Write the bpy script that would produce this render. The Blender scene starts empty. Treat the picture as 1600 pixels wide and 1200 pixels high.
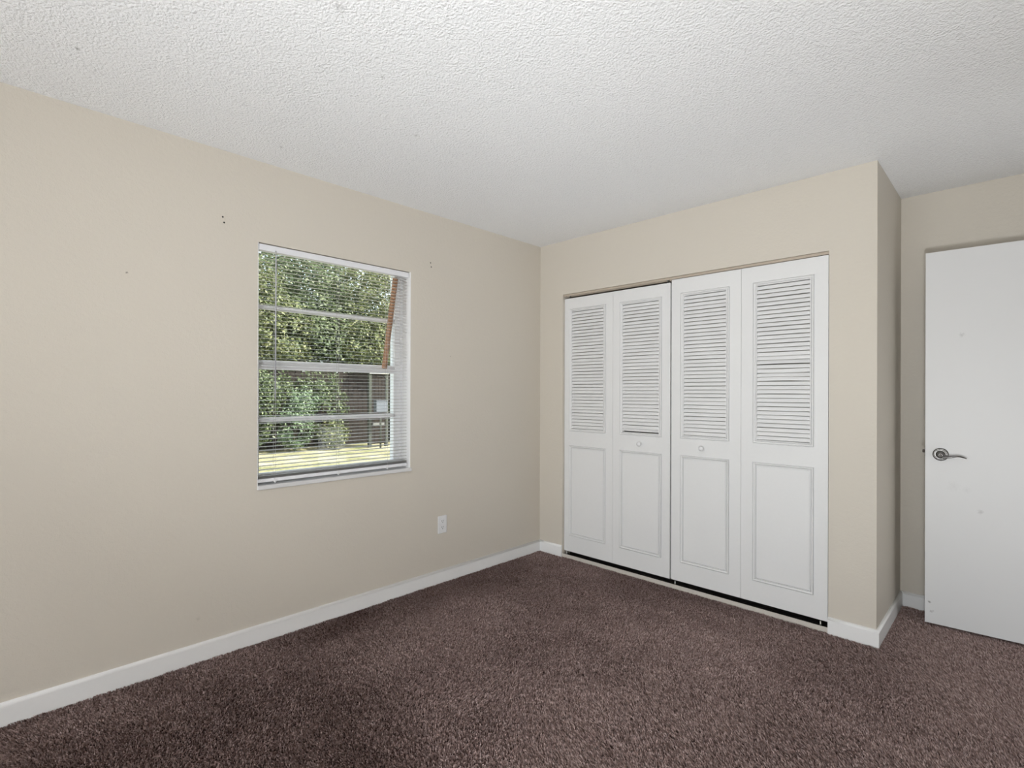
import bpy, bmesh, math, random
import numpy as np
from mathutils import Vector, Matrix

S = bpy.context.scene
COL = S.collection
PI = math.pi

# ------------------------------------------------------------------ camera
cam_data = bpy.data.cameras.new('camera')
cam_data.sensor_width = 36.0
cam_data.lens = 807.72 * 36.0 / 1600.0
cam_data.shift_y = 12.65 / 1600.0
cam_data.clip_start = 0.02
cam = bpy.data.objects.new('camera', cam_data)
COL.objects.link(cam)
F = Vector((-0.700517, 0.713635, 0.00039)).normalized()
R = Vector((0.713633, 0.700513, 0.002906)).normalized()
U = R.cross(F)
M = Matrix.Identity(4)
for i in range(3):
    M[i][0], M[i][1], M[i][2] = R[i], U[i], -F[i]
M.translation = Vector((2.7581, -3.1335, 1.2695))
cam.matrix_world = M
S.camera = cam

# ------------------------------------------------------------------ sky, sun, daylight, exposure
world = bpy.data.worlds.new('sky')
S.world = world
world.use_nodes = True
wn = world.node_tree
bg = wn.nodes['Background']
sky = wn.nodes.new('ShaderNodeTexSky')
sky.sky_type = 'NISHITA'
sky.sun_disc = False
sky.sun_elevation = math.radians(52)
sky.sun_rotation = math.radians(60)
hazy = wn.nodes.new('ShaderNodeHueSaturation')
hazy.inputs['Saturation'].default_value = 0.45
wn.links.new(sky.outputs[0], hazy.inputs['Color'])
wn.links.new(hazy.outputs[0], bg.inputs[0])
bg.inputs[1].default_value = 0.50

sun_data = bpy.data.lights.new('sun', 'SUN')
sun_data.energy = 9.5
sun_data.angle = math.radians(0.6)
sun_data.color = (1.0, 0.95, 0.86)
sun = bpy.data.objects.new('sun', sun_data)
COL.objects.link(sun)
sun.rotation_euler = Vector((-0.62, -0.42, -0.95)).to_track_quat('-Z', 'Y').to_euler()
sun.location = (6, 5, 9)

def area(name, loc, direction, sx, sy, energy, color):
    d = bpy.data.lights.new(name, 'AREA')
    d.shape = 'RECTANGLE'; d.size = sx; d.size_y = sy
    d.energy = energy; d.color = color
    o = bpy.data.objects.new(name, d); COL.objects.link(o)
    o.location = loc
    o.rotation_euler = Vector(direction).to_track_quat('-Z', 'Z').to_euler()
    return o
# daylight entering by the wide window in the wall behind the camera
area('rear_window_daylight', (1.7, -6.1, 0.9), (0, 1, 0.35), 2.4, 1.4, 48, (0.97, 0.985, 1.0))
# unseen uplight added behind the camera to brighten ceiling and walls
area('added_ceiling_uplight', (2.95, -3.8, 0.60), (0.03, 0.75, 0.75), 0.4, 0.4, 33, (0.955, 0.98, 1.0))
# second added fill light beside it, aimed at the middle of the ceiling
spot = area('added_ceiling_fill', (2.9, -4.0, 0.5), (-1.7, 2.7, 1.94), 0.4, 0.4, 15, (0.955, 0.98, 1.0))
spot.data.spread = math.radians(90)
# hallway light falling in through the open doorway
area('hallway_light', (3.95, 0.05, 0.5), (-1, -0.12, 0.8), 0.75, 0.8, 7, (0.97, 0.985, 1.0))

S.view_settings.view_transform = 'Standard'
S.view_settings.look = 'None'
S.view_settings.exposure = 0.0
S.view_settings.gamma = 1.0
S.view_settings.use_curve_mapping = False

# ------------------------------------------------------------------ helpers
def srgb(r, g, b):
    f = lambda c: ((c / 255 + 0.055) / 1.055) ** 2.4 if c / 255 > 0.04045 else c / 255 / 12.92
    return (f(r), f(g), f(b), 1.0)

class N:
    """tiny node builder"""
    def __init__(s, name):
        s.m = bpy.data.materials.new(name); s.m.use_nodes = True
        s.t = s.m.node_tree; s.b = s.t.nodes['Principled BSDF']
    def n(s, kind, **inp):
        x = s.t.nodes.new(kind)
        for k, v in inp.items():
            k = k.replace('_', ' ')
            if k in x.inputs: s.set(x.inputs[k], v)
        return x
    def set(s, sock, v):
        if isinstance(v, bpy.types.NodeSocket): s.t.links.new(v, sock)
        else: sock.default_value = v
    def math(s, op, a, b=0.0, clamp=False):
        x = s.t.nodes.new('ShaderNodeMath'); x.operation = op; x.use_clamp = clamp
        s.set(x.inputs[0], a); s.set(x.inputs[1], b)
        return x.outputs[0]
    def mix(s, f, a, b):
        x = s.t.nodes.new('ShaderNodeMix'); x.data_type = 'RGBA'
        s.set(x.inputs[0], f); s.set(x.inputs[6], a); s.set(x.inputs[7], b)
        return x.outputs[2]
    def coord(s):
        return s.t.nodes.new('ShaderNodeNewGeometry').outputs['Position']
    def ramp(s, f, stops):
        x = s.t.nodes.new('ShaderNodeValToRGB'); s.set(x.inputs[0], f)
        e = x.color_ramp.elements
        while len(e) < len(stops): e.new(0.5)
        for q, (p, c) in zip(e, stops): q.position = p; q.color = c
        return x.outputs[0]
    def bump(s, h, strength, dist):
        x = s.n('ShaderNodeBump'); x.inputs['Strength'].default_value = strength
        x.inputs['Distance'].default_value = dist; s.set(x.inputs['Height'], h)
        s.t.links.new(x.outputs[0], s.b.inputs['Normal'])

def flat(name, col, rough=0.5, metal=0.0, spec=0.5, noise=0.0, scale=20, bump=0.0):
    k = N(name)
    k.b.inputs['Roughness'].default_value = rough
    k.b.inputs['Metallic'].default_value = metal
    k.b.inputs['Specular IOR Level'].default_value = spec
    nz = k.n('ShaderNodeTexNoise', Vector=k.coord(), Scale=scale, Detail=4.0)
    c2 = tuple(min(1, c * (1 + noise)) for c in col[:3]) + (1,)
    c1 = tuple(c * (1 - noise) for c in col[:3]) + (1,)
    k.set(k.b.inputs['Base Color'], k.mix(nz.outputs[0], c1, c2))
    if bump: k.bump(nz.outputs[0], 0.5, bump)
    return k.m

def spots(k, pts, base, dark):
    """small dark specks at given world points (x, y, z, radius, strength)"""
    pos = k.coord()
    nz = k.n('ShaderNodeTexNoise', Vector=pos, Scale=140.0, Detail=2.0)
    tot = None
    for (x, y, z, r, a) in pts:
        v = k.t.nodes.new('ShaderNodeVectorMath'); v.operation = 'DISTANCE'
        k.set(v.inputs[0], pos); v.inputs[1].default_value = (x, y, z)
        d = k.math('DIVIDE', v.outputs['Value'], r)
        d = k.math('ADD', d, k.math('MULTIPLY', k.math('SUBTRACT', nz.outputs[0], 0.5), 1.6))
        f = k.math('MULTIPLY', k.math('SUBTRACT', 1.0, d, True), a)
        tot = f if tot is None else k.math('MAXIMUM', tot, f)
    return k.mix(tot, base, dark)

def mat_wall():
    k = N('beige_wall_paint'); pos = k.coord()
    big = k.n('ShaderNodeTexNoise', Vector=pos, Scale=1.3, Detail=2.0)
    c = k.mix(big.outputs[0], (0.635, 0.59, 0.518, 1), (0.655, 0.608, 0.534, 1))
    pts = [(0, -2.706, 1.783, .006, .8), (0, -0.921, 1.512, .006, .5), (0, -2.43, .20, .012, .15)]
    k.set(k.b.inputs['Base Color'], spots(k, pts, c, (0.1, 0.08, 0.06, 1)))
    k.b.inputs['Roughness'].default_value = 0.55
    k.b.inputs['Specular IOR Level'].default_value = 0.3
    a = k.n('ShaderNodeTexNoise', Vector=pos, Scale=55.0, Detail=3.0)
    b = k.n('ShaderNodeTexNoise', Vector=pos, Scale=190.0, Detail=2.0)
    k.bump(k.math('ADD', a.outputs[0], k.math('MULTIPLY', b.outputs[0], 0.35)), 0.35, 0.004)
    return k.m

def mat_ceiling():
    k = N('popcorn_ceiling'); pos = k.coord()
    pts = [(1.277, -2.381, 2.44, .022, .3), (1.065, -2.1, 2.44, .013, .45), (.79, -1.759, 2.44, .012, .4),
           (.458, -2.916, 2.44, .010, .6), (.235, -2.143, 2.44, .011, .35)]
    k.set(k.b.inputs['Base Color'], spots(k, pts, (0.94, 0.945, 0.95, 1), (0.2, 0.19, 0.17, 1)))
    k.b.inputs['Roughness'].default_value = 0.9
    k.b.inputs['Specular IOR Level'].default_value = 0.15
    v = k.n('ShaderNodeTexVoronoi', Vector=pos, Scale=100.0)
    v.feature = 'SMOOTH_F1'
    n1 = k.n('ShaderNodeTexNoise', Vector=pos, Scale=125.0, Detail=3.0, Roughness=0.6)
    n2 = k.n('ShaderNodeTexNoise', Vector=pos, Scale=42.0, Detail=2.0)
    h = k.math('ADD', k.math('MULTIPLY', n1.outputs[0], 1.4), k.math('MULTIPLY', v.outputs[0], -0.7))
    h = k.math('ADD', h, k.math('MULTIPLY', n2.outputs[0], 0.5))
    k.bump(h, 0.55, 0.010)
    return k.m

def mat_white(name, col, rough, spec=0.4, bump=0.0006, scale=60):
    return flat(name, col, rough, 0, spec, 0.015, scale, bump)

W_WALL = mat_wall()
W_CEIL = mat_ceiling()
W_BASE = mat_white('white_baseboard_paint', (0.87, 0.87, 0.865, 1), 0.38)
W_DOOR = mat_white('white_closet_door', (0.78, 0.782, 0.782, 1), 0.45)
W_SLAT = mat_white('white_blind_slat', (0.64, 0.63, 0.61, 1), 0.4)
W_RAIL = mat_white('white_blind_rail', (0.80, 0.805, 0.83, 1), 0.35)
W_FRAME = mat_white('white_window_frame', (0.86, 0.865, 0.88, 1), 0.4)
W_SILL = flat('pale_marble_sill', (0.70, 0.70, 0.70, 1), 0.3, 0, 0.5, 0.05, 14)
W_PLATE = mat_white('white_plastic', (0.78, 0.78, 0.79, 1), 0.3)
DARK = flat('dark_slot', (0.02, 0.018, 0.016, 1), 0.6)
METAL = flat('satin_nickel', (0.17, 0.165, 0.16, 1), 0.26, 1.0, 0.5, 0.05, 30)
STEEL = flat('dull_steel', (0.5, 0.5, 0.48, 1), 0.4, 1.0)
BRONZE = flat('dark_bronze_latch', (0.03, 0.018, 0.012, 1), 0.5, 0.3)
WAND = flat('clear_grey_plastic', (0.42, 0.42, 0.45, 1), 0.2)
CORD = flat('white_cord', (0.66, 0.65, 0.62, 1), 0.7)
TRACK = flat('beige_painted_track', (0.50, 0.43, 0.35, 1), 0.45, 0, 0.4, 0.03)
CREAM = flat('cream_floor_track', (0.62, 0.58, 0.53, 1), 0.4, 0, 0.4, 0.08, 60)
PLYD = flat('closet_interior', (0.10, 0.085, 0.08, 1), 0.8)

def mat_entry():
    k = N('white_slab_door')
    pts = [(2.539, .50, 1.582, .014, .25), (2.614, .505, .652, .014, .25), (2.507, .498, .773, .03, .07), (2.560, .50, .76, .02, .07),
           (2.408, .493, .129, .008, .9), (2.416, .493, .079, .008, .5), (2.423, .493, .083, .006, .4)]
    k.set(k.b.inputs['Base Color'], spots(k, pts, (0.74, 0.742, 0.745, 1), (0.12, 0.11, 0.10, 1)))
    k.b.inputs['Roughness'].default_value = 0.42
    k.b.inputs['Specular IOR Level'].default_value = 0.4
    return k.m
W_ENTRY = mat_entry()

def mat_wood():
    k = N('orange_brown_wood')
    mp = k.n('ShaderNodeMapping', Vector=k.coord()); mp.inputs['Scale'].default_value = (60, 60, 4)
    nz = k.n('ShaderNodeTexNoise', Vector=mp.outputs[0], Scale=1.0, Detail=5.0)
    k.set(k.b.inputs['Base Color'], k.ramp(nz.outputs[0], [(0.3, srgb(158, 118, 90)), (0.7, srgb(200, 158, 126))]))
    k.b.inputs['Roughness'].default_value = 0.6
    return k.m
WOOD = mat_wood()

def mat_glass():
    k = N('window_glass')
    t = k.t; out = t.nodes['Material Output']
    tr = t.nodes.new('ShaderNodeBsdfTransparent'); tr.inputs[0].default_value = (0.96, 0.98, 0.97, 1)
    gl = t.nodes.new('ShaderNodeBsdfGlossy'); gl.inputs['Roughness'].default_value = 0.02
    fr = t.nodes.new('ShaderNodeFresnel'); fr.inputs[0].default_value = 1.3
    mx = t.nodes.new('ShaderNodeMixShader')
    t.links.new(fr.outputs[0], mx.inputs[0]); t.links.new(tr.outputs[0], mx.inputs[1]); t.links.new(gl.outputs[0], mx.inputs[2])
    t.links.new(mx.outputs[0], out.inputs[0])
    return k.m
GLASS = mat_glass()

def mat_leaf(name, stops, rough=0.5, trans=0.25):
    k = N(name)
    a = k.t.nodes.new('ShaderNodeAttribute'); a.attribute_name = 'tint'
    c = k.ramp(a.outputs['Fac'], stops)
    k.set(k.b.inputs['Base Color'], c)
    k.b.inputs['Roughness'].default_value = rough
    tl = k.t.nodes.new('ShaderNodeBsdfTranslucent'); k.set(tl.inputs[0], c)
    mx = k.t.nodes.new('ShaderNodeMixShader'); mx.inputs[0].default_value = trans
    k.t.links.new(k.b.outputs[0], mx.inputs[1]); k.t.links.new(tl.outputs[0], mx.inputs[2])
    k.t.links.new(mx.outputs[0], k.t.nodes['Material Output'].inputs[0])
    return k.m

def tag(o, label=None, cat=None, group=None, kind=None):
    if label: o['label'] = label
    if cat: o['category'] = cat
    if group: o['group'] = group
    if kind: o['kind'] = kind
    return o

def empty(name, loc=(0, 0, 0), rz=0.0, **kw):
    o = bpy.data.objects.new(name, None); COL.objects.link(o)
    o.location = loc; o.rotation_euler = (0, 0, rz); o.empty_display_size = 0.05
    return tag(o, **kw)

class MB:
    def __init__(s): s.bm = bmesh.new()
    def quad(s, *ps):
        return s.bm.faces.new([s.bm.verts.new(p) for p in ps])
    def box(s, x0, x1, y0, y1, z0, z1, bevel=0.0, seg=2):
        vs = [s.bm.verts.new((x, y, z)) for x in (x0, x1) for y in (y0, y1) for z in (z0, z1)]
        fs = [(0, 1, 3, 2), (4, 6, 7, 5), (0, 4, 5, 1), (2, 3, 7, 6), (0, 2, 6, 4), (1, 5, 7, 3)]
        faces = [s.bm.faces.new([vs[i] for i in f]) for f in fs]
        if bevel:
            es = list({e for f in faces for e in f.edges})
            bmesh.ops.bevel(s.bm, geom=es, offset=bevel, segments=seg, affect='EDGES', profile=0.5)
        return s
    def tube(s, pts, rad, seg=10, cap=True):
        pts = [Vector(p) for p in pts]
        if not hasattr(rad, '__len__'): rad = [rad] * len(pts)
        rings = []
        ref = None
        for i, p in enumerate(pts):
            t = (pts[min(i + 1, len(pts) - 1)] - pts[max(i - 1, 0)]).normalized()
            if ref is None:
                ref = t.orthogonal().normalized()
            a = (ref - t * ref.dot(t)).normalized(); ref = a
            b = t.cross(a)
            rr = rad[i] if hasattr(rad[i], '__len__') else (rad[i], rad[i])
            rings.append([s.bm.verts.new(p + a * math.cos(2 * PI * k / seg) * rr[0] + b * math.sin(2 * PI * k / seg) * rr[1]) for k in range(seg)])
        for A, B in zip(rings, rings[1:]):
            for k in range(seg):
                f = s.bm.faces.new((A[k], A[(k + 1) % seg], B[(k + 1) % seg], B[k])); f.smooth = True
        if cap:
            s.bm.faces.new(rings[0][::-1]); s.bm.faces.new(rings[-1])
        return s
    def lathe(s, prof, origin, axis, seg=32):
        """prof: list of (radius, along-axis)"""
        o = Vector(origin); ax = Vector(axis).normalized(); a = ax.orthogonal().normalized(); b = ax.cross(a)
        rings = []
        for r, h in prof:
            if r < 1e-6: rings.append([s.bm.verts.new(o + ax * h)])
            else: rings.append([s.bm.verts.new(o + ax * h + (a * math.cos(2 * PI * k / seg) + b * math.sin(2 * PI * k / seg)) * r) for k in range(seg)])
        for A, B in zip(rings, rings[1:]):
            for k in range(seg):
                q = [A[k % len(A)], A[(k + 1) % len(A)], B[(k + 1) % len(B)], B[k % len(B)]]
                q = list(dict.fromkeys(q))
                if len(q) > 2:
                    f = s.bm.faces.new(q); f.smooth = True
        return s
    def build(s, name, m, parent=None, loc=None):
        bmesh.ops.recalc_face_normals(s.bm, faces=s.bm.faces[:])
        me = bpy.data.meshes.new(name); s.bm.to_mesh(me); s.bm.free()
        me.materials.append(m)
        o = bpy.data.objects.new(name, me); COL.objects.link(o)
        if parent: o.parent = parent
        if loc: o.location = loc
        return o

def slab_with_hole(name, axis, p0, p1, u0, u1, z0, z1, hole, m):
    """wall slab between planes axis=p0 and axis=p1, spanning u0..u1, z0..z1, with one rectangular hole (ua, ub, za, zb)"""
    bm = bmesh.new()
    us = [u0, hole[0], hole[1], u1]; zs = [z0, hole[2], hole[3], z1]
    P = (lambda p, u, z: (p, u, z)) if axis == 0 else (lambda p, u, z: (u, p, z))
    V = [[[bm.verts.new(P(p, u, z)) for z in zs] for u in us] for p in (p0, p1)]
    for s in (0, 1):
        for i in range(3):
            for j in range(3):
                if (i, j) != (1, 1):
                    bm.faces.new((V[s][i][j], V[s][i + 1][j], V[s][i + 1][j + 1], V[s][i][j + 1]))
    def strip(a, b):
        bm.faces.new((V[0][a[0]][a[1]], V[0][b[0]][b[1]], V[1][b[0]][b[1]], V[1][a[0]][a[1]]))
    for i in range(3):
        strip((i, 0), (i + 1, 0)); strip((i, 3), (i + 1, 3)); strip((0, i), (0, i + 1)); strip((3, i), (3, i + 1))
    strip((1, 1), (2, 1)); strip((1, 2), (2, 2)); strip((1, 1), (1, 2)); strip((2, 1), (2, 2))
    bmesh.ops.recalc_face_normals(bm, faces=bm.faces[:])
    bmesh.ops.remove_doubles(bm, verts=bm.verts[:], dist=1e-6)
    me = bpy.data.meshes.new(name); bm.to_mesh(me); bm.free(); me.materials.append(m)
    o = bpy.data.objects.new(name, me); COL.objects.link(o); o['kind'] = 'structure'
    return o

def struct(o): o['kind'] = 'structure'; return o

H = 2.44
XR = 3.19            # right wall
YB = -6.2           # rear wall
YA = 0.727           # alcove / closet back wall
XO = 2.248           # outer corner of the closet
FZ = -0.010          # carpet backing

# ------------------------------------------------------------------ room shell
struct(MB().box(-0.2, XR + 0.1, YB - 0.12, YA + 0.12, H, H + 0.14).build('ceiling', W_CEIL))
WIN = (-2.167, -1.243, 0.772, 2.030)
slab_with_hole('wall_left', 0, -0.16, 0.0, YB - 0.12, YA + 0.12, -0.15, H, WIN, W_WALL)
CLO = (0.231, 2.0365, FZ, 2.0265)
def closet_wall():
    bm = MB()
    b = bm.bm
    # one outline with a door-shaped notch, front (y=0) and back (y=.1)
    out = [(0, -.15), (CLO[0], -.15), (CLO[0], CLO[3]), (CLO[1], CLO[3]), (CLO[1], -.15), (XO, -.15), (XO, H), (0, H)]
    fr = [b.verts.new((x, 0, z)) for x, z in out]; bk = [b.verts.new((x, 0.1, z)) for x, z in out]
    b.faces.new(fr); b.faces.new(bk[::-1])
    for i in range(len(out)):
        j = (i + 1) % len(out); b.faces.new((fr[i], fr[j], bk[j], bk[i]))
    return struct(bm.build('wall_front', W_WALL))
closet_wall()
struct(MB().box(XO - 0.1, XO, 0.1, YA, -.15, H).build('wall_return', W_WALL))
struct(MB().box(-0.2, XR + 0.1, YA, YA + 0.12, -.15, H).build('wall_alcove', W_WALL))
# right wall with the doorway the open door belongs to, rear wall with a wide window
slab_with_hole('wall_right', 0, XR, XR + 0.1, YB - 0.12, YA + 0.12, -.15, H, (-0.30, 0.49, FZ, 2.05), W_WALL)
struct(MB().box(XR + 0.1, XR + 1.2, -0.7, YA + 0.1, -.15, -.01).build('floor_hall', flat('hall_floor', (0.2, 0.17, 0.15, 1), 0.8)))
struct(MB().box(XR + 1.2, XR + 1.3, -0.8, YA + 0.12, -.15, H).build('wall_hall', W_WALL))
struct(MB().box(XR + 0.1, XR + 1.2, -0.8, -0.7, -.15, H).build('wall_hall_side', W_WALL))
struct(MB().box(XR + 0.1, XR + 1.2, YA + 0.02, YA + 0.12, -.15, H).build('wall_hall_end', W_WALL))
struct(MB().box(XR + 0.1, XR + 1.3, -0.8, YA + 0.12, H, H + 0.14).build('ceiling_hall', W_CEIL))
slab_with_hole('wall_rear', 1, YB - 0.12, YB, -0.16, XR + 0.1, -.15, H, (0.6, 2.9, 0.2, 2.1), W_WALL)
struct(MB().box(-0.16, XR + 0.1, YB - 0.1, YA + 0.1, FZ - 0.12, FZ).build('floor', flat('carpet_backing', srgb(74, 60, 57), 0.95, 0, 0.1, 0.1, 300)))

# rear window frame (out of the picture, lets the daylight in)
rw = MB()
for x in (0.6, 1.73, 2.86): rw.box(x, x + 0.04, YB - 0.09, YB - 0.04, 0.2, 2.1)
for z in (0.2, 2.06): rw.box(0.6, 2.9, YB - 0.09, YB - 0.04, z, z + 0.04)
struct(rw.build('window_2', W_FRAME))

# baseboards, rounded top
def baseboard(name, pts, th=0.013, h=0.085):
    """pts: wall line left to right as seen from the room; mitred corners"""
    prof = [(0, -0.02), (th, -0.02), (th, h - 0.014), (th * .86, h - 0.006), (th * .5, h - 0.001), (0, h)]
    bm = bmesh.new(); rows = []
    n = len(pts)
    for i, p in enumerate(pts):
        p = Vector((p[0], p[1]))
        dirs = []
        if i > 0: dirs.append((p - Vector(pts[i - 1][:2])).normalized())
        if i < n - 1: dirs.append((Vector(pts[i + 1][:2]) - p).normalized())
        nr = [Vector((d.y, -d.x)) for d in dirs]
        off = nr[0] if len(nr) == 1 else (nr[0] + nr[1]) / (1 + nr[0].dot(nr[1]))
        rows.append([bm.verts.new((p.x + off.x * a, p.y + off.y * a, z)) for a, z in prof])
    for A, B in zip(rows, rows[1:]):
        for k in range(len(prof) - 1):
            f = bm.faces.new((A[k], B[k], B[k + 1], A[k + 1])); f.smooth = k >= 2
    bm.faces.new(rows[0]); bm.faces.new(rows[-1][::-1])
    bmesh.ops.recalc_face_normals(bm, faces=bm.faces[:])
    me = bpy.data.meshes.new(name); bm.to_mesh(me); bm.free(); me.materials.append(W_BASE)
    o = bpy.data.objects.new(name, me); COL.objects.link(o); return struct(o)
baseboard('baseboard_left', [(0, YB), (0, 0)])
baseboard('baseboard_front', [(0.0, 0), (CLO[0], 0)])
baseboard('baseboard_corner', [(CLO[1], 0.0), (XO, 0), (XO, YA)])
baseboard('baseboard_alcove', [(XO, YA), (XR, YA)])

# ------------------------------------------------------------------ window in the left wall
win = struct(empty('window_1', (-0.1, -1.705, 0.79)))
wm = win.matrix_world.copy(); wm.translation = win.location
def wpart(mb, name, m, parent=win):
    o = mb.build(name, m, parent)
    o.data.transform(Matrix.Translation(-Vector(win.location))) if parent is win else o.data.transform(Matrix.Translation(-Vector(win.location)))
    return o
fy0, fy1, fz0, fz1 = WIN[0], WIN[1], 0.79, 2.03
fm = MB()
fm.box(-0.14, -0.085, fy0, fy0 + 0.03, fz0, fz1, .002); fm.box(-0.14, -0.085, fy1 - 0.062, fy1, fz0, fz1, .002)
fm.box(-0.14, -0.085, fy0 + .03, fy1 - 0.062, fz1 - 0.010, fz1, .002); fm.box(-0.14, -0.075, fy0 + .03, fy1 - .062, fz0, fz0 + 0.045, .002)
fm.box(-0.085, -0.078, fy1 - 0.030, fy1 - 0.022, fz0, fz1)
wpart(fm, 'window_frame', W_FRAME)
up = MB(); up.box(-0.125, -0.092, fy0 + .03, fy1 - .062, 1.398, 1.437, .003); up.box(-0.12, -0.098, fy0 + .03, fy1 - .062, 1.706, 1.730, .003)
up.box(-0.12, -0.095, fy0 + .03, fy0 + .036, 1.437, 2.02)
ups = wpart(up, 'upper_sash', W_FRAME)
lo = MB(); lo.box(-0.105, -0.078, fy0 + .03, fy1 - .062, 1.386, 1.412, .003); lo.box(-0.1, -0.08, fy0 + .03, fy1 - .062, 1.108, 1.134, .003)
lo.box(-0.1, -0.08, fy0 + .03, fy0 + .036, .835, 1.386)
lo.box(-0.1, -0.08, fy1 - .072, fy1 - .062, .835, 1.386)
los = wpart(lo, 'lower_sash', W_FRAME)
g = MB(); g.box(-0.111, -0.108, fy0 + .03, fy1 - .062, 1.437, 2.02)
wpart(g, 'pane', GLASS)
g = MB(); g.box(-0.092, -0.089, fy0 + .03, fy1 - .062, .835, 1.386)
wpart(g, 'pane', GLASS)
sl = MB(); sl.box(-0.1, 0.010, fy0 - 0.001, fy1 + 0.006, 0.768, 0.790, .004, 3)
wpart(sl, 'window_sill', W_SILL)
lk = MB(); lk.box(-0.078, -0.066, -1.56, -1.52, .822, .83, .002)
wpart(lk, 'sash_latch', BRONZE)
# white plaster lining of the reveal
rv = MB()
rv.box(-0.085, -0.001, fy1 - 0.006, fy1 + .001, .79, 2.03)
rv.box(-0.085, -0.001, fy0 - .001, fy0 + 0.004, .79, 2.03)
wpart(rv, 'reveal_lining', W_BASE)

# wooden bar leaning inside the upper sash
st = empty('wooden_bar', (-0.062, -1.395, 1.412), label='thin orange-brown wooden bar wedged slanting behind the blind in the window', cat='wooden bar')
p0, p1 = Vector((0, 0, 0.002)), Vector((0, 0.078, 0.575))
sb = MB(); sb.box(-0.013, 0.013, -0.013, 0.013, 0, (p1 - p0).length, .0015)
so = sb.build('bar', WOOD, st)
so.data.transform(Matrix.Translation(p0) @ Vector((0, 0, 1)).rotation_difference(p1 - p0).to_matrix().to_4x4() @ Matrix.Rotation(math.radians(38), 4, 'Z'))
st.location.z = 1.414

# ------------------------------------------------------------------ mini blind
bl = empty('window_blind', (-0.028, -1.705, 0.79), label='white slatted mini blind hanging lowered and open in the window', cat='window blind')
BX = -0.028
by0, by1 = fy0 + 0.008, fy1 - 0.014
def bpart(mb, name, m, parent=bl):
    o = mb.build(name, m, parent); o.data.transform(Matrix.Translation(-Vector(bl.location))); return o
hr = MB(); hr.box(BX - 0.018, BX + 0.021, by0, by1 + .004, 1.994, 2.026, .002); hr.box(BX + .021, BX + .0225, by0, by1 + .004, 1.994, 1.998)
bpart(hr, 'headrail', W_RAIL)
rng = random.Random(4)
sm = MB()
zs = [0.846 + 0.0199 * i for i in range(58)]
def slat(z, tilt, w=0.0125, cx=BX):
    rows = []
    for q in (-1, -0.5, 0, 0.5, 1):
        x = cx + q * w; dz = 0.0016 * (1 - q * q) + math.tan(tilt) * q * w
        rows.append([sm.bm.verts.new((x, yy, z + dz + 0.0006 * math.sin(yy * 5 + z * 40))) for yy in np.linspace(by0, by1, 9)])
    for A, B in zip(rows, rows[1:]):
        for k in range(8):
            f = sm.bm.faces.new((A[k], A[k + 1], B[k + 1], B[k])); f.smooth = True
for z in zs: slat(z, math.radians(-4.5 + rng.uniform(-1.2, 1.2)))
for i in range(4): slat(0.8235 + i * 0.0035, 0)
bpart(sm, 'slatted_shade', W_SLAT)
br = MB(); br.box(BX - 0.012, BX + 0.012, by0, by1, 0.801, 0.8205, .004, 3)
brp = bpart(br, 'bottom_rail', W_RAIL)
LY = (-2.072, -1.72, -1.40)
for y in LY:
    c = MB()
    for dx in (-0.0135, 0.0135): c.tube([(BX + dx, y, 0.80), (BX + dx, y, 1.995)], 0.0006, 5)
    bpart(c, 'ladder_cord', CORD)
    c = MB(); c.box(BX + .0105, BX + .0145, y - .008, y + .008, .7985, .812, .002); c.tube([(BX + .006, y, .7985), (BX + .013, y, .797)], .003, 8)
    b_ = c.build('cord_clip', W_PLATE, brp); b_.data.transform(Matrix.Translation(-Vector(bl.location)))
w = MB(); w.tube([(0.004, -2.079, 1.985), (0.006, -2.079, 1.97), (0.006, -2.081, 1.235)], [.0018, .004, .004], 6)
bpart(w, 'tilt_wand', WAND)
hk = MB(); hk.tube([(BX + .022, -2.079, 1.999), (0.003, -2.079, 1.999), (0.004, -2.079, 1.984)], .0014, 6)
bpart(hk, 'wand_hook', STEEL)

# ------------------------------------------------------------------ closet: tracks and bifold doors
tk = empty('bifold_track', (1.13, 0.03, 2.01), label='beige painted metal track along the top of the closet opening', cat='closet track')
t = MB(); t.box(CLO[0] + .002, CLO[1] - .002, 0.012, 0.016, 2.011, 2.0255); t.box(CLO[0] + .002, CLO[1] - .002, 0.052, 0.056, 2.011, 2.0255)
t.box(CLO[0] + .002, CLO[1] - .002, 0.016, 0.052, 2.0225, 2.0255)
t.build('channel', TRACK, tk).data.transform(Matrix.Translation(-tk.location))
for x, dn in ((0.275, .014), (1.095, .014), (1.185, .002), (1.985, .002)):
    t = MB(); t.lathe([(0, -dn), (.005, -dn), (.005, 0), (.009, 0), (.009, .008), (0, .008)], (x, .034, 2.0105), (0, 0, 1), 12)
    t.build('guide_pin', STEEL, tk).data.transform(Matrix.Translation(-tk.location))
ft = empty('floor_track', (1.13, 0.02, 0.0), label='cream metal strip on the carpet edge under the closet doors', cat='floor track')
t = MB(); t.box(CLO[0] + .003, CLO[1] - .003, -0.001, 0.003, FZ, .025)
t.build('strip', CREAM, ft).data.transform(Matrix.Translation(-ft.location))
t = MB(); t.box(CLO[0] + .003, CLO[1] - .003, 0.003, 0.06, FZ, .002); t.box(CLO[0] + .003, CLO[1] - .003, 0.056, 0.06, .002, .012)
t.build('channel', DARK, ft).data.transform(Matrix.Translation(-ft.location))  # track base coloured near black to stand in for shade under the doors
for x in (0.262, 1.158, 1.996):
    t = MB(); t.box(x - .018, x + .018, .006, .03, .004, .010, .001); t.tube([(x, .02, .008), (x, .02, .044)], .005, 8)
    t.build('pivot_bracket', STEEL, ft).data.transform(Matrix.Translation(-ft.location))
struct(MB().box(0, XO - .1, .1, YA, FZ, FZ + .008).build('floor_closet', PLYD))

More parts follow.
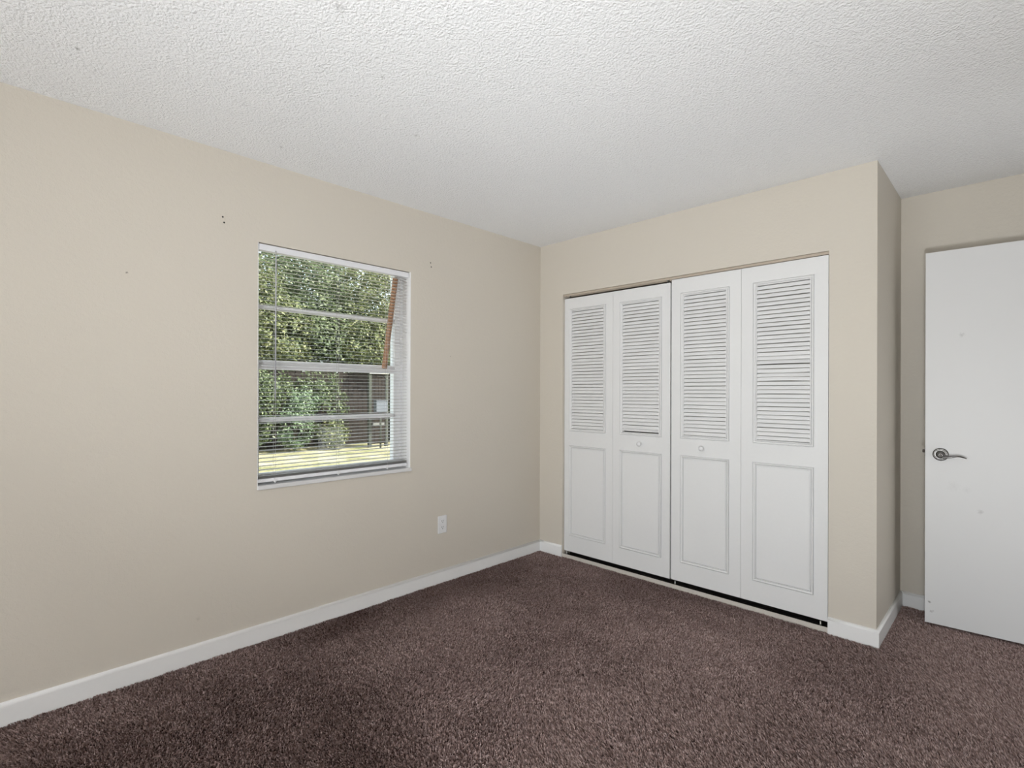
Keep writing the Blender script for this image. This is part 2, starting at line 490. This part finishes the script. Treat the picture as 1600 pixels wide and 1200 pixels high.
TH = 0.028
def ring_faces(bm, x0, x1, z0, z1, prof, fill=True):
    """nested rectangles on the y=0 front plane; prof = [(inset, y)]"""
    rings = []
    for ins, y in prof:
        a, b, c, d = x0 + ins, x1 - ins, z0 + ins, z1 - ins
        rings.append([bm.verts.new(q) for q in ((a, y, c), (b, y, c), (b, y, d), (a, y, d))])
    for A, B in zip(rings, rings[1:]):
        for k in range(4): bm.faces.new((A[k], A[(k + 1) % 4], B[(k + 1) % 4], B[k]))
    if fill: bm.faces.new(rings[-1])
    return rings

def door_panel(w, h, mold_l, mold_r, seed, knob_x=None, odd=()):
    """one bifold leaf, local x 0..w, z 0..h, front at y=0, back at y=TH; louvres above, raised panel below"""
    uz0, uz1 = 0.925, 1.865          # louvre opening with its moulding
    lz0, lz1 = 0.122, 0.818
    xs = [0, mold_l, w - mold_r, w]; zs_ = [0, lz0, lz1, uz0, uz1, h]
    mb = MB(); bm = mb.bm
    g_ = [[bm.verts.new((x, 0, z)) for z in zs_] for x in xs]
    for i in range(3):
        for j in range(5):
            if i == 1 and j in (1, 3): continue
            bm.faces.new((g_[i][j], g_[i + 1][j], g_[i + 1][j + 1], g_[i][j + 1]))
    mold = [(0, 0), (.0005, .005), (.0025, .005), (.0035, -.002), (.006, -.0055), (.010, -.0045), (.014, -.001), (.0155, .003), (.0165, -.002), (.019, -.003), (.0205, .004), (.0225, .004), (.023, 0)]
    ring_faces(bm, xs[1], xs[2], lz0, lz1, mold)
    ring_faces(bm, xs[1], xs[2], uz0, uz1, mold[:-3] + [(.022, -.001), (.023, .024)], fill=False)
    # sides and back with the louvre opening
    bk = [[bm.verts.new((x, TH, z)) for z in zs_] for x in xs]
    for i in range(3):
        for j in range(5):
            if i == 1 and j == 3: continue
            bm.faces.new((bk[i][j], bk[i + 1][j], bk[i + 1][j + 1], bk[i][j + 1]))
    bo = [(i, j) for i, j in ((0, 0), (1, 0), (2, 0), (3, 0), (3, 1), (3, 2), (3, 3), (3, 4), (3, 5), (2, 5), (1, 5), (0, 5), (0, 4), (0, 3), (0, 2), (0, 1))]
    for a, b in zip(bo, bo[1:] + bo[:1]):
        bm.faces.new((g_[a[0]][a[1]], g_[b[0]][b[1]], bk[b[0]][b[1]], bk[a[0]][a[1]]))
    bmesh.ops.remove_doubles(bm, verts=bm.verts[:], dist=1e-5)
    o = mb.build('door_panel', W_DOOR)
    # louvres
    r = random.Random(seed); lm = MB()
    x0, x1 = xs[1] + .0225, xs[2] - .0225
    z0, z1 = uz0 + .024, uz1 - .024
    n = 37; pitch = (z1 - z0) / n
    for i in range(n):
        zc = z0 + pitch * (i + .5)
        droop = r.uniform(-.0006, .0006); tilt = math.radians(72 + r.uniform(-1.5, 1.5)); sag = 0
        for (k, dt, dz, sg) in odd:
            if k == i: tilt += math.radians(dt); droop += dz; sag = sg
        hw = .0109; dx = math.cos(tilt) * hw; dz = math.sin(tilt) * hw
        t2 = .0012; nx, nz = math.sin(tilt) * t2, math.cos(tilt) * t2
        rows = []
        for (py, pz) in ((-dx - nx, -dz - nz + .002), (-dx - nx * .2, -dz - nz * 1.8), (-dx + nx, -dz + nz), (dx + nx, dz + nz), (dx - nx, dz - nz)):
            rows.append([lm.bm.verts.new((x, .0050 + py, zc + droop + pz + sag * math.sin(PI * q))) for q, x in zip(np.linspace(0, 1, 7), np.linspace(x0, x1, 7))])
        for A, B in zip(rows, rows[1:] + rows[:1]):
            for k in range(6): lm.bm.faces.new((A[k], A[k + 1], B[k + 1], B[k]))
        lm.bm.faces.new([q[0] for q in rows]); lm.bm.faces.new([q[-1] for q in rows])
    lo_ = lm.build('louver_panel', W_DOOR, o)
    if knob_x is not None:
        k = MB(); k.lathe([(.007, 0), (.007, .008), (.0095, .012), (.0145, .016), (.0165, .022), (.015, .027), (.009, .0305), (0, .0315)], (knob_x, 0.0005, 0.872), (0, -1, 0), 28)
        k.build('knob', W_PLATE, o)
    return o

def bifold(x0, w1, w2, z0, h, y, label, kn, seeds, ml1, mr1, ml2, mr2, odd1=(), odd2=()):
    t = empty('bifold_closet_door', (x0, y, z0), label=label, cat='closet door', group='white louvered bifold doors of the closet')
    a = door_panel(w1, h, ml1, mr1, seeds[0], kn[0], odd1); a.parent = t
    b = door_panel(w2, h, ml2, mr2, seeds[1], kn[1], odd2); b.parent = t; b.location = (w1 + .0015, 0, 0)
    for z in (0.25, 0.97, 1.72):
        hmb = MB(); hmb.tube([(w1 + .0007, TH + .002, z - .03), (w1 + .0007, TH + .002, z + .03)], .003, 8)
        hmb.build('hinge', STEEL, t)
    return t
bifold(0.2335, 0.4415, 0.4415, 0.046, 1.948, 0.022, 'left louvered bifold closet door, the pair of leaves nearer the room corner with a dark gap above',
       (None, .222), (1, 2), .047, .060, .056, .060, (), ((0, -16, .004, 0), (6, 4, 0, .0012)))
bifold(1.1310, 0.4445, 0.4535, 0.050, 1.958, 0.016, 'right louvered bifold closet door, the pair of leaves nearer the open white door, with bent slats',
       (.209, None), (3, 4), .062, .068, .066, .066, ((9, 5, 0, -.001),),
       ((14, 8, 0, .003), (15, -6, 0, .001), (16, 10, 0, -.002), (18, -8, .001, .0015), (20, 8, 0, -.0015), (11, 6, 0, .001)))

# ------------------------------------------------------------------ white door standing open by the alcove
door = struct(empty('door_1', (2.388, 0.4915, 0.014), math.radians(3.3)))
tag(door, label='plain white flush door standing open beside the closet, with lever handle', cat='door')
d = MB(); d.box(0, 0.762, 0, 0.035, 0, 2.027, .0015)
d.build('door_slab', W_ENTRY, door)
ha = MB()
hx, hz = 0.066, 0.926
ha.lathe([(0, .0), (.034, .0), (.0345, .003), (.033, .0048), (.0318, .0042), (.0305, .0070), (.0282, .0080), (.0272, .0068), (.0252, .0118), (.0235, .0125), (.0215, .0105), (.0195, .0150), (.013, .018), (.0125, .045), (.010, .050), (.006, .0515), (.0055, .0485), (0, .0485)], (hx, 0, hz), (0, -1, 0), 40)
handle = ha.build('door_handle', METAL, door)
lv = MB()
pts, rad = [], []
for i in range(17):
    q = i / 16
    pts.append((hx + .004 + .102 * q, -.040 - .006 * math.sin(PI * q), hz - .006 + .0085 * math.sin(-PI * 0.55 + q * PI * 1.75) * (q * 1.05) - .003 * (1 - q)))
    r_ = .0075 * (1 - q) ** 1.2 + .0030
    rad.append((r_ * .9, r_ * .55 + .001))
lv.tube(pts, rad, 12)
lv.build('lever', METAL, handle)
la = MB(); la.box(-.0015, .0002, .006, .029, hz + .012 - .028, hz + .012 + .028, .0002); la.box(-.012, 0, .011, .024, hz + .004, hz + .020, .002)
la.build('latch_plate', BRONZE, door)
for z in (.25, 1.0, 1.8):
    hm = MB(); hm.tube([(.766, .036, z - .045), (.766, .036, z + .045)], .006, 10)
    hm.build('hinge', METAL, door)
# casing of that doorway (right wall, just out of view)
cs = MB(); cs.box(XR - .015, XR + .1, -.30, -.28, FZ, 2.05); cs.box(XR - .001, XR + .1, .47, .49, FZ, 2.05); cs.box(XR - .001, XR + .1, -.28, .47, 2.03, 2.05)
struct(cs.build('trim_1', W_BASE))

# ------------------------------------------------------------------ wall outlet and screw plates
ou = empty('wall_outlet', (0, -0.9895, 0.385), label='white duplex power outlet low on the beige left wall', cat='power outlet')
p = MB(); p.box(0, .006, -.0365, .0365, -.0585, .0585, .004, 3)
p.build('cover_plate', W_PLATE, ou)
for z in (.0205, -.0205):
    q = MB()
    pr = [(.0165 * math.cos(a), max(-.0125, min(.0125, .0165 * math.sin(a)))) for a in np.linspace(0, 2 * PI, 33)[:-1]]
    f0 = [q.bm.verts.new((.0055, a, z + b)) for a, b in pr]; f1 = [q.bm.verts.new((.0085, a, z + b)) for a, b in pr]
    q.bm.faces.new(f1)
    for i in range(32): q.bm.faces.new((f0[i], f0[(i + 1) % 32], f1[(i + 1) % 32], f1[i]))
    so_ = q.build('socket', W_PLATE, ou)
    s_ = MB(); s_.box(.0083, .0088, -.0075, -.0048, z - .002, z + .0085); s_.box(.0083, .0088, .0048, .0072, z - .001, z + .0085); s_.tube([(.0083, 0, z - .0075), (.0088, 0, z - .0075)], .0028, 10)
    s_.build('slot_set', DARK, so_)
q = MB(); q.lathe([(.0035, 0), (.0035, .0008), (.002, .0014), (0, .0015)], (.006, 0, 0), (1, 0, 0), 12)
q.build('screw', W_PLATE, ou)

def anchor(y, z, label):
    t = empty('screw_plate', (0, y, z), label=label, cat='screw plate', group='small screw plates above the window')
    p = MB(); p.box(0, .003, -.008, .008, -.02, .02, .001)
    p.build('plate', W_WALL, t)
    for dy, dz in ((-.003, .013), (.003, -.013)):
        s_ = MB(); s_.lathe([(.0042, 0), (.0042, .0006), (.002, .0008), (0, .0003)], (.003, dy, dz), (1, 0, 0), 10)
        s_.build('screw_hole', DARK, t)
    return t
anchor(-2.327, 2.102, 'small beige screw plate high on the wall left of the window top')
anchor(-1.089, 2.103, 'small beige screw plate high on the wall right of the window top')

# ------------------------------------------------------------------ carpet pile
def carpet():
    rs = np.random.default_rng(7)
    dens = 78000
    def patch(x0, x1, y0, y1):
        n = int((x1 - x0) * (y1 - y0) * dens)
        return np.stack([rs.uniform(x0, x1, n), rs.uniform(y0, y1, n)], 1)
    P = np.concatenate([patch(.012, XR, YB, -.014), patch(XO + .014, XR, -.014, YA - .014), patch(CLO[0], CLO[1], -.014, -.001)])
    n = len(P)
    def field(s, seed):
        g = np.random.default_rng(seed).uniform(-1, 1, (64, 64))
        u = (P[:, 0] / s) % 63; v = ((P[:, 1] + 5) / s) % 63
        i, j = u.astype(int), v.astype(int); a, b = u - i, v - j
        a = a * a * (3 - 2 * a); b = b * b * (3 - 2 * b)
        return g[i, j] * (1 - a) * (1 - b) + g[i + 1, j] * a * (1 - b) + g[i, j + 1] * (1 - a) * b + g[i + 1, j + 1] * a * b
    near = np.clip((1.5 - P[:, 0]) / 1.5, -.6, 1)
    leanx = .75 * field(.55, 1) + .3 * field(.16, 3) + .55 * near; leany = .75 * field(.55, 2) + .3 * field(.16, 4) - .55 * near
    hgt = rs.uniform(.008, .015, n) * (1 + .15 * field(.05, 5))
    yaw = rs.uniform(0, 2 * PI, n); wd = rs.uniform(.0013, .0025, n)
    dx, dy = np.cos(yaw) * wd, np.sin(yaw) * wd
    la = rs.uniform(0, 2 * PI, n); lm = rs.uniform(0, .006, n)
    tx = np.cos(la) * lm + leanx * .008; ty = np.sin(la) * lm + leany * .008
    V = np.zeros((n, 5, 3), np.float32)
    V[:, 0] = np.stack([P[:, 0] - dx, P[:, 1] - dy, np.full(n, FZ)], 1)
    V[:, 1] = np.stack([P[:, 0] + dx, P[:, 1] + dy, np.full(n, FZ)], 1)
    V[:, 2] = np.stack([P[:, 0] + dx * 1.15 + tx * .45, P[:, 1] + dy * 1.15 + ty * .45, FZ + hgt * .62], 1)
    V[:, 3] = np.stack([P[:, 0] - dx * 1.15 + tx * .45, P[:, 1] - dy * 1.15 + ty * .45, FZ + hgt * .62], 1)
    V[:, 4] = np.stack([P[:, 0] + tx, P[:, 1] + ty, FZ + hgt], 1)
    base = np.arange(n)[:, None] * 5
    loops = np.concatenate([base + np.array([0, 1, 2, 3]), base + np.array([3, 2, 4])], 1).ravel().astype(np.int32)
    starts = (np.arange(n)[:, None] * 7 + np.array([0, 4])).ravel().astype(np.int32)
    me = bpy.data.meshes.new('carpet_pile')
    me.vertices.add(n * 5); me.loops.add(n * 7); me.polygons.add(n * 2)
    me.vertices.foreach_set('co', V.ravel()); me.loops.foreach_set('vertex_index', loops)
    me.polygons.foreach_set('loop_start', starts)
    me.update(calc_edges=True)
    at = me.attributes.new('tint', 'FLOAT', 'POINT')
    at.data.foreach_set('value', np.repeat(rs.uniform(0, 1, n), 5).astype(np.float32))
    k = N('brown_carpet_yarn')
    a = k.t.nodes.new('ShaderNodeAttribute'); a.attribute_name = 'tint'
    k.set(k.b.inputs['Base Color'], k.ramp(a.outputs['Fac'], [(0, (.17, .112, .098, 1)), (.5, (.38, .273, .254, 1)), (1, (.66, .52, .495, 1))]))
    k.b.inputs['Roughness'].default_value = 0.9
    k.b.inputs['Specular IOR Level'].default_value = 0.15
    me.materials.append(k.m)
    o = bpy.data.objects.new('carpet_pile', me); COL.objects.link(o)
    tag(o, label='brown cut-pile carpet covering the bedroom floor', cat='carpet', kind='stuff')
carpet()

# ------------------------------------------------------------------ garden outside the window
GZ = -0.16
def mat_lawn():
    k = N('dry_lawn'); pos = k.coord()
    a = k.n('ShaderNodeTexNoise', Vector=pos, Scale=1.6, Detail=5.0); b = k.n('ShaderNodeTexNoise', Vector=pos, Scale=26.0, Detail=4.0)
    f = k.math('ADD', k.math('MULTIPLY', a.outputs[0], .6), k.math('MULTIPLY', b.outputs[0], .4))
    k.set(k.b.inputs['Base Color'], k.ramp(f, [(.36, (.10, .12, .035, 1)), (.46, (.26, .24, .125, 1)), (.6, (.40, .36, .25, 1))]))
    k.b.inputs['Roughness'].default_value = 0.95
    return k.m
struct(MB().box(-40, -.16, -20, 30, GZ - .2, GZ).build('ground_garden', mat_lawn()))

FENCE = flat('shade_darkened_fence', (.030, .024, .020, 1), .8, 0, .2, .4, 9)  # brown boards, with the shade of the trees put into the colour
fen = empty('garden_fence', (-10.4, 3.5, GZ), label='dark brown board fence at the back of the garden behind the bushes', cat='fence')
f = MB()
for i in range(112):
    y = -4.0 + i * .145
    f.box(-.012, .012, y, y + .138, 0.02, 1.95 + .012 * math.sin(i * 2.3))
f.build('board_panel', FENCE, fen)
f = MB()
for z in (.35, 1.55): f.box(-.06, -.012, -4, 12.2, z, z + .09)
f.build('rail', FENCE, fen)
GP = flat('weathered_post', (.07, .075, .06, 1), .8, 0, .2, .2)
WP = flat('sunlit_white_board', (.72, .70, .62, 1), .6)
gt = empty('garden_gate', (-9.2, 4.08, GZ), label='narrow garden gate with pale top boards standing before the dark fence', cat='garden gate')
for y in (-.27, .22):
    f = MB(); f.box(-.04, .04, y - .04, y + .04, 0, 2.06, .005); f.build('gate_post', GP, gt)
for z in (1.90, 2.00):
    f = MB(); f.box(.041, .07, -.31, .26, z, z + .055, .004); f.build('top_board', WP, gt)
f = MB()
for i in range(4): f.box(-.015, .015, -.225 + i * .102, -.225 + i * .102 + .095, .08, 1.8)
f.build('gate_leaf', FENCE, gt)
f = MB(); f.box(.016, .03, -.2, .15, .56, .62, .003); f.build('gate_plate', flat('grey_plate', (.16, .16, .15, 1), .6), gt)
ub = empty('utility_box', (-8.85, 3.92, GZ), label='grey metal utility box on a post beside the garden gate', cat='utility box')
f = MB(); f.box(-.07, .07, -.16, .16, .92, 1.20, .01); f.box(-.08, .08, -.17, .17, 1.20, 1.215, .004); f.build('box', flat('grey_enamel', (.13, .14, .16, 1), .4), ub)
f = MB(); f.tube([(0, 0, 0), (0, 0, .92)], .025, 10); f.build('post', GP, ub)

LEAFY = mat_leaf('tree_leaves', [(0, (.035, .060, .016, 1)), (.4, (.12, .145, .055, 1)), (.75, (.29, .30, .135, 1)), (1, (.52, .50, .32, 1))])
LEAFD = mat_leaf('evergreen_leaves', [(0, (.026, .045, .017, 1)), (.5, (.10, .135, .055, 1)), (1, (.36, .40, .22, 1))])
LEAFP = mat_leaf('pale_shrub_leaves', [(0, (.06, .10, .05, 1)), (.5, (.17, .24, .13, 1)), (1, (.40, .46, .30, 1))])
BARK = flat('bark', (.09, .07, .05, 1), .9, 0, .2, .4, 18, .01)

def foliage(name, blobs, leaf, m, parent, seed, n):
    """blobs: (x, y, z, rx, ry, rz) relative to the plant's base; leaves spread on clumps over each blob"""
    rs = np.random.default_rng(seed)
    vol = np.array([b[3] * b[4] + b[4] * b[5] + b[3] * b[5] for b in blobs]); cnt = (n * vol / vol.sum()).astype(int)
    C, O = [], []
    for b, c in zip(blobs, cnt):
        nc = max(6, c // 28)
        d = rs.normal(size=(nc, 3)); d /= np.linalg.norm(d, axis=1)[:, None]
        rad = rs.uniform(.55, 1.0, nc) ** .6
        cc = d * rad[:, None] * np.array(b[3:6]) + np.array(b[:3])
        pick = rs.integers(0, nc, c)
        p = cc[pick] + rs.normal(size=(c, 3)) * leaf * 2.0
        C.append(p); O.append(d[pick])
    C = np.concatenate(C); O = np.concatenate(O); k = len(C)
    keep = C[:, 2] > .03
    C, O = C[keep], O[keep]; k = len(C)
    nrm = O * .7 + np.array([.25, .1, .5]) + rs.normal(size=(k, 3)) * .6
    nrm /= np.linalg.norm(nrm, axis=1)[:, None]
    t = np.cross(nrm, rs.normal(size=(k, 3))); t /= np.linalg.norm(t, axis=1)[:, None]
    s = np.cross(nrm, t)
    L = leaf * rs.uniform(.6, 1.3, k)[:, None]; Wd = L * rs.uniform(.4, .6, k)[:, None]
    V = np.stack([C - t * L, C + s * Wd + nrm * L * .12, C + t * L, C - s * Wd + nrm * L * .12], 1).astype(np.float32)
    me = bpy.data.meshes.new(name)
    me.vertices.add(k * 4); me.loops.add(k * 4); me.polygons.add(k)
    me.vertices.foreach_set('co', V.ravel()); me.loops.foreach_set('vertex_index', np.arange(k * 4, dtype=np.int32))
    me.polygons.foreach_set('loop_start', (np.arange(k) * 4).astype(np.int32))
    me.update(calc_edges=True)
    at = me.attributes.new('tint', 'FLOAT', 'POINT')
    at.data.foreach_set('value', np.repeat(np.clip(rs.beta(2.0, 2.4, k), 0, 1), 4).astype(np.float32))
    me.materials.append(m)
    o = bpy.data.objects.new(name, me); COL.objects.link(o); o.parent = parent
    return o

def tree(name, x, y, trunk_h, lean, blobs, leaf, n, m, seed, label, cat='tree', r=.13, group=None):
    t = empty(name, (x, y, GZ), label=label, cat=cat, group=group)
    rg = random.Random(seed)
    b = MB(); b.tube([(0, 0, -.05), (lean * .2, .02, trunk_h * .3), (lean * .6, -.03, trunk_h * .7), (lean, 0, trunk_h)], [r, r * .8, r * .65, r * .35], 10)
    for i, bl_ in enumerate(blobs):
        b.tube([(lean * .6, 0, trunk_h * rg.uniform(.5, .8)), ((lean + bl_[0]) / 2, bl_[1] / 2, (trunk_h + bl_[2]) / 2), bl_[:3]], [r * .45, r * .3, r * .12], 7)
    b.build('trunk', BARK, t)
    foliage('foliage', blobs, leaf, m, t, seed, n)
    return t
G = 'trees at the back of the garden'
tree('broadleaf_tree', -11.6, 1.0, 3.0, .2, [(0, 0, 3.6, 1.7, 1.5, 1.6), (.9, -.8, 2.6, 1.1, 1.0, 1.0), (.5, 1.0, 2.9, 1.2, 1.1, 1.1)], .046, 32500, LEAFY, 11,
     'bright yellow-green tree seen through the upper left of the window', group=G)
tree('broadleaf_tree', -12.2, 3.2, 3.2, -.1, [(0, 0, 4.0, 1.7, 1.6, 1.7), (.9, .2, 2.8, 1.2, 1.4, 1.0), (.5, 1.2, 3.3, 1.1, 1.1, 1.2)], .046, 35100, LEAFD, 12,
     'darker green tree seen through the middle of the window above the fence', group=G)
tree('broadleaf_tree', -11.4, 5.4, 3.1, .1, [(0, 0, 3.9, 1.6, 1.6, 1.7), (.6, -.7, 2.8, 1.1, 1.1, .9), (.2, .9, 3.0, 1.2, 1.2, 1.1)], .046, 32500, LEAFY, 13,
     'leafy tree seen through the upper right of the window above the garden gate', group=G)
tree('broadleaf_tree', -15.5, 2.2, 3.4, 0, [(0, 0, 4.6, 2.4, 3.0, 2.2), (0, -2.4, 3.4, 2.0, 2.0, 2.2)], .10, 15000, LEAFD, 14,
     'dark evergreen tree farthest back behind the left of the fence', group=G)
tree('broadleaf_tree', -15.8, 7.0, 3.4, 0, [(0, 0, 4.6, 2.4, 3.0, 2.4), (0, -2.4, 3.0, 2.0, 2.0, 2.0), (.4, 2.9, 3.2, 2.0, 2.6, 2.6), (.6, 1.2, 1.9, 1.2, 2.2, 1.6)], .10, 22000, LEAFD, 15,
     'dark evergreen tree farthest back behind the garden gate', group=G)
def bush(x, y, blobs, leaf, n, m, seed, label):
    return tree('garden_bush', x, y, .5, 0, blobs, leaf * .85, int(n * 1.35), m, seed, label, 'bush', .03, 'bushes along the garden fence')
bush(-9.9, .9, [(0, 0, .95, .6, .9, .95), (0, -.3, 1.7, .5, .6, .5), (0, .6, 1.5, .5, .5, .45)], .05, 6500, LEAFD, 21, 'tall dark bush by the fence seen at the left edge of the window')
bush(-9.6, 2.05, [(0, 0, .62, .4, .4, .55), (-.1, .25, 1.15, .35, .4, .35)], .04, 2600, LEAFP, 22, 'pale green bush low before the fence seen left of the middle of the window')
bush(-9.95, 3.0, [(0, 0, .9, .4, .55, .8), (-.1, -.2, 1.6, .35, .6, .4)], .045, 2600, LEAFD, 25, 'loose dark bush against the fence behind the small yellow-green bush')
bush(-9.4, 2.95, [(0, 0, .42, .28, .3, .32)], .045, 900, LEAFY, 23, 'small yellow-green bush at the lawn edge seen in the middle of the lower window')
bush(-10.0, 5.45, [(0, 0, .9, .3, .4, .85)], .05, 2200, LEAFD, 24, 'narrow dark bush right of the garden gate')
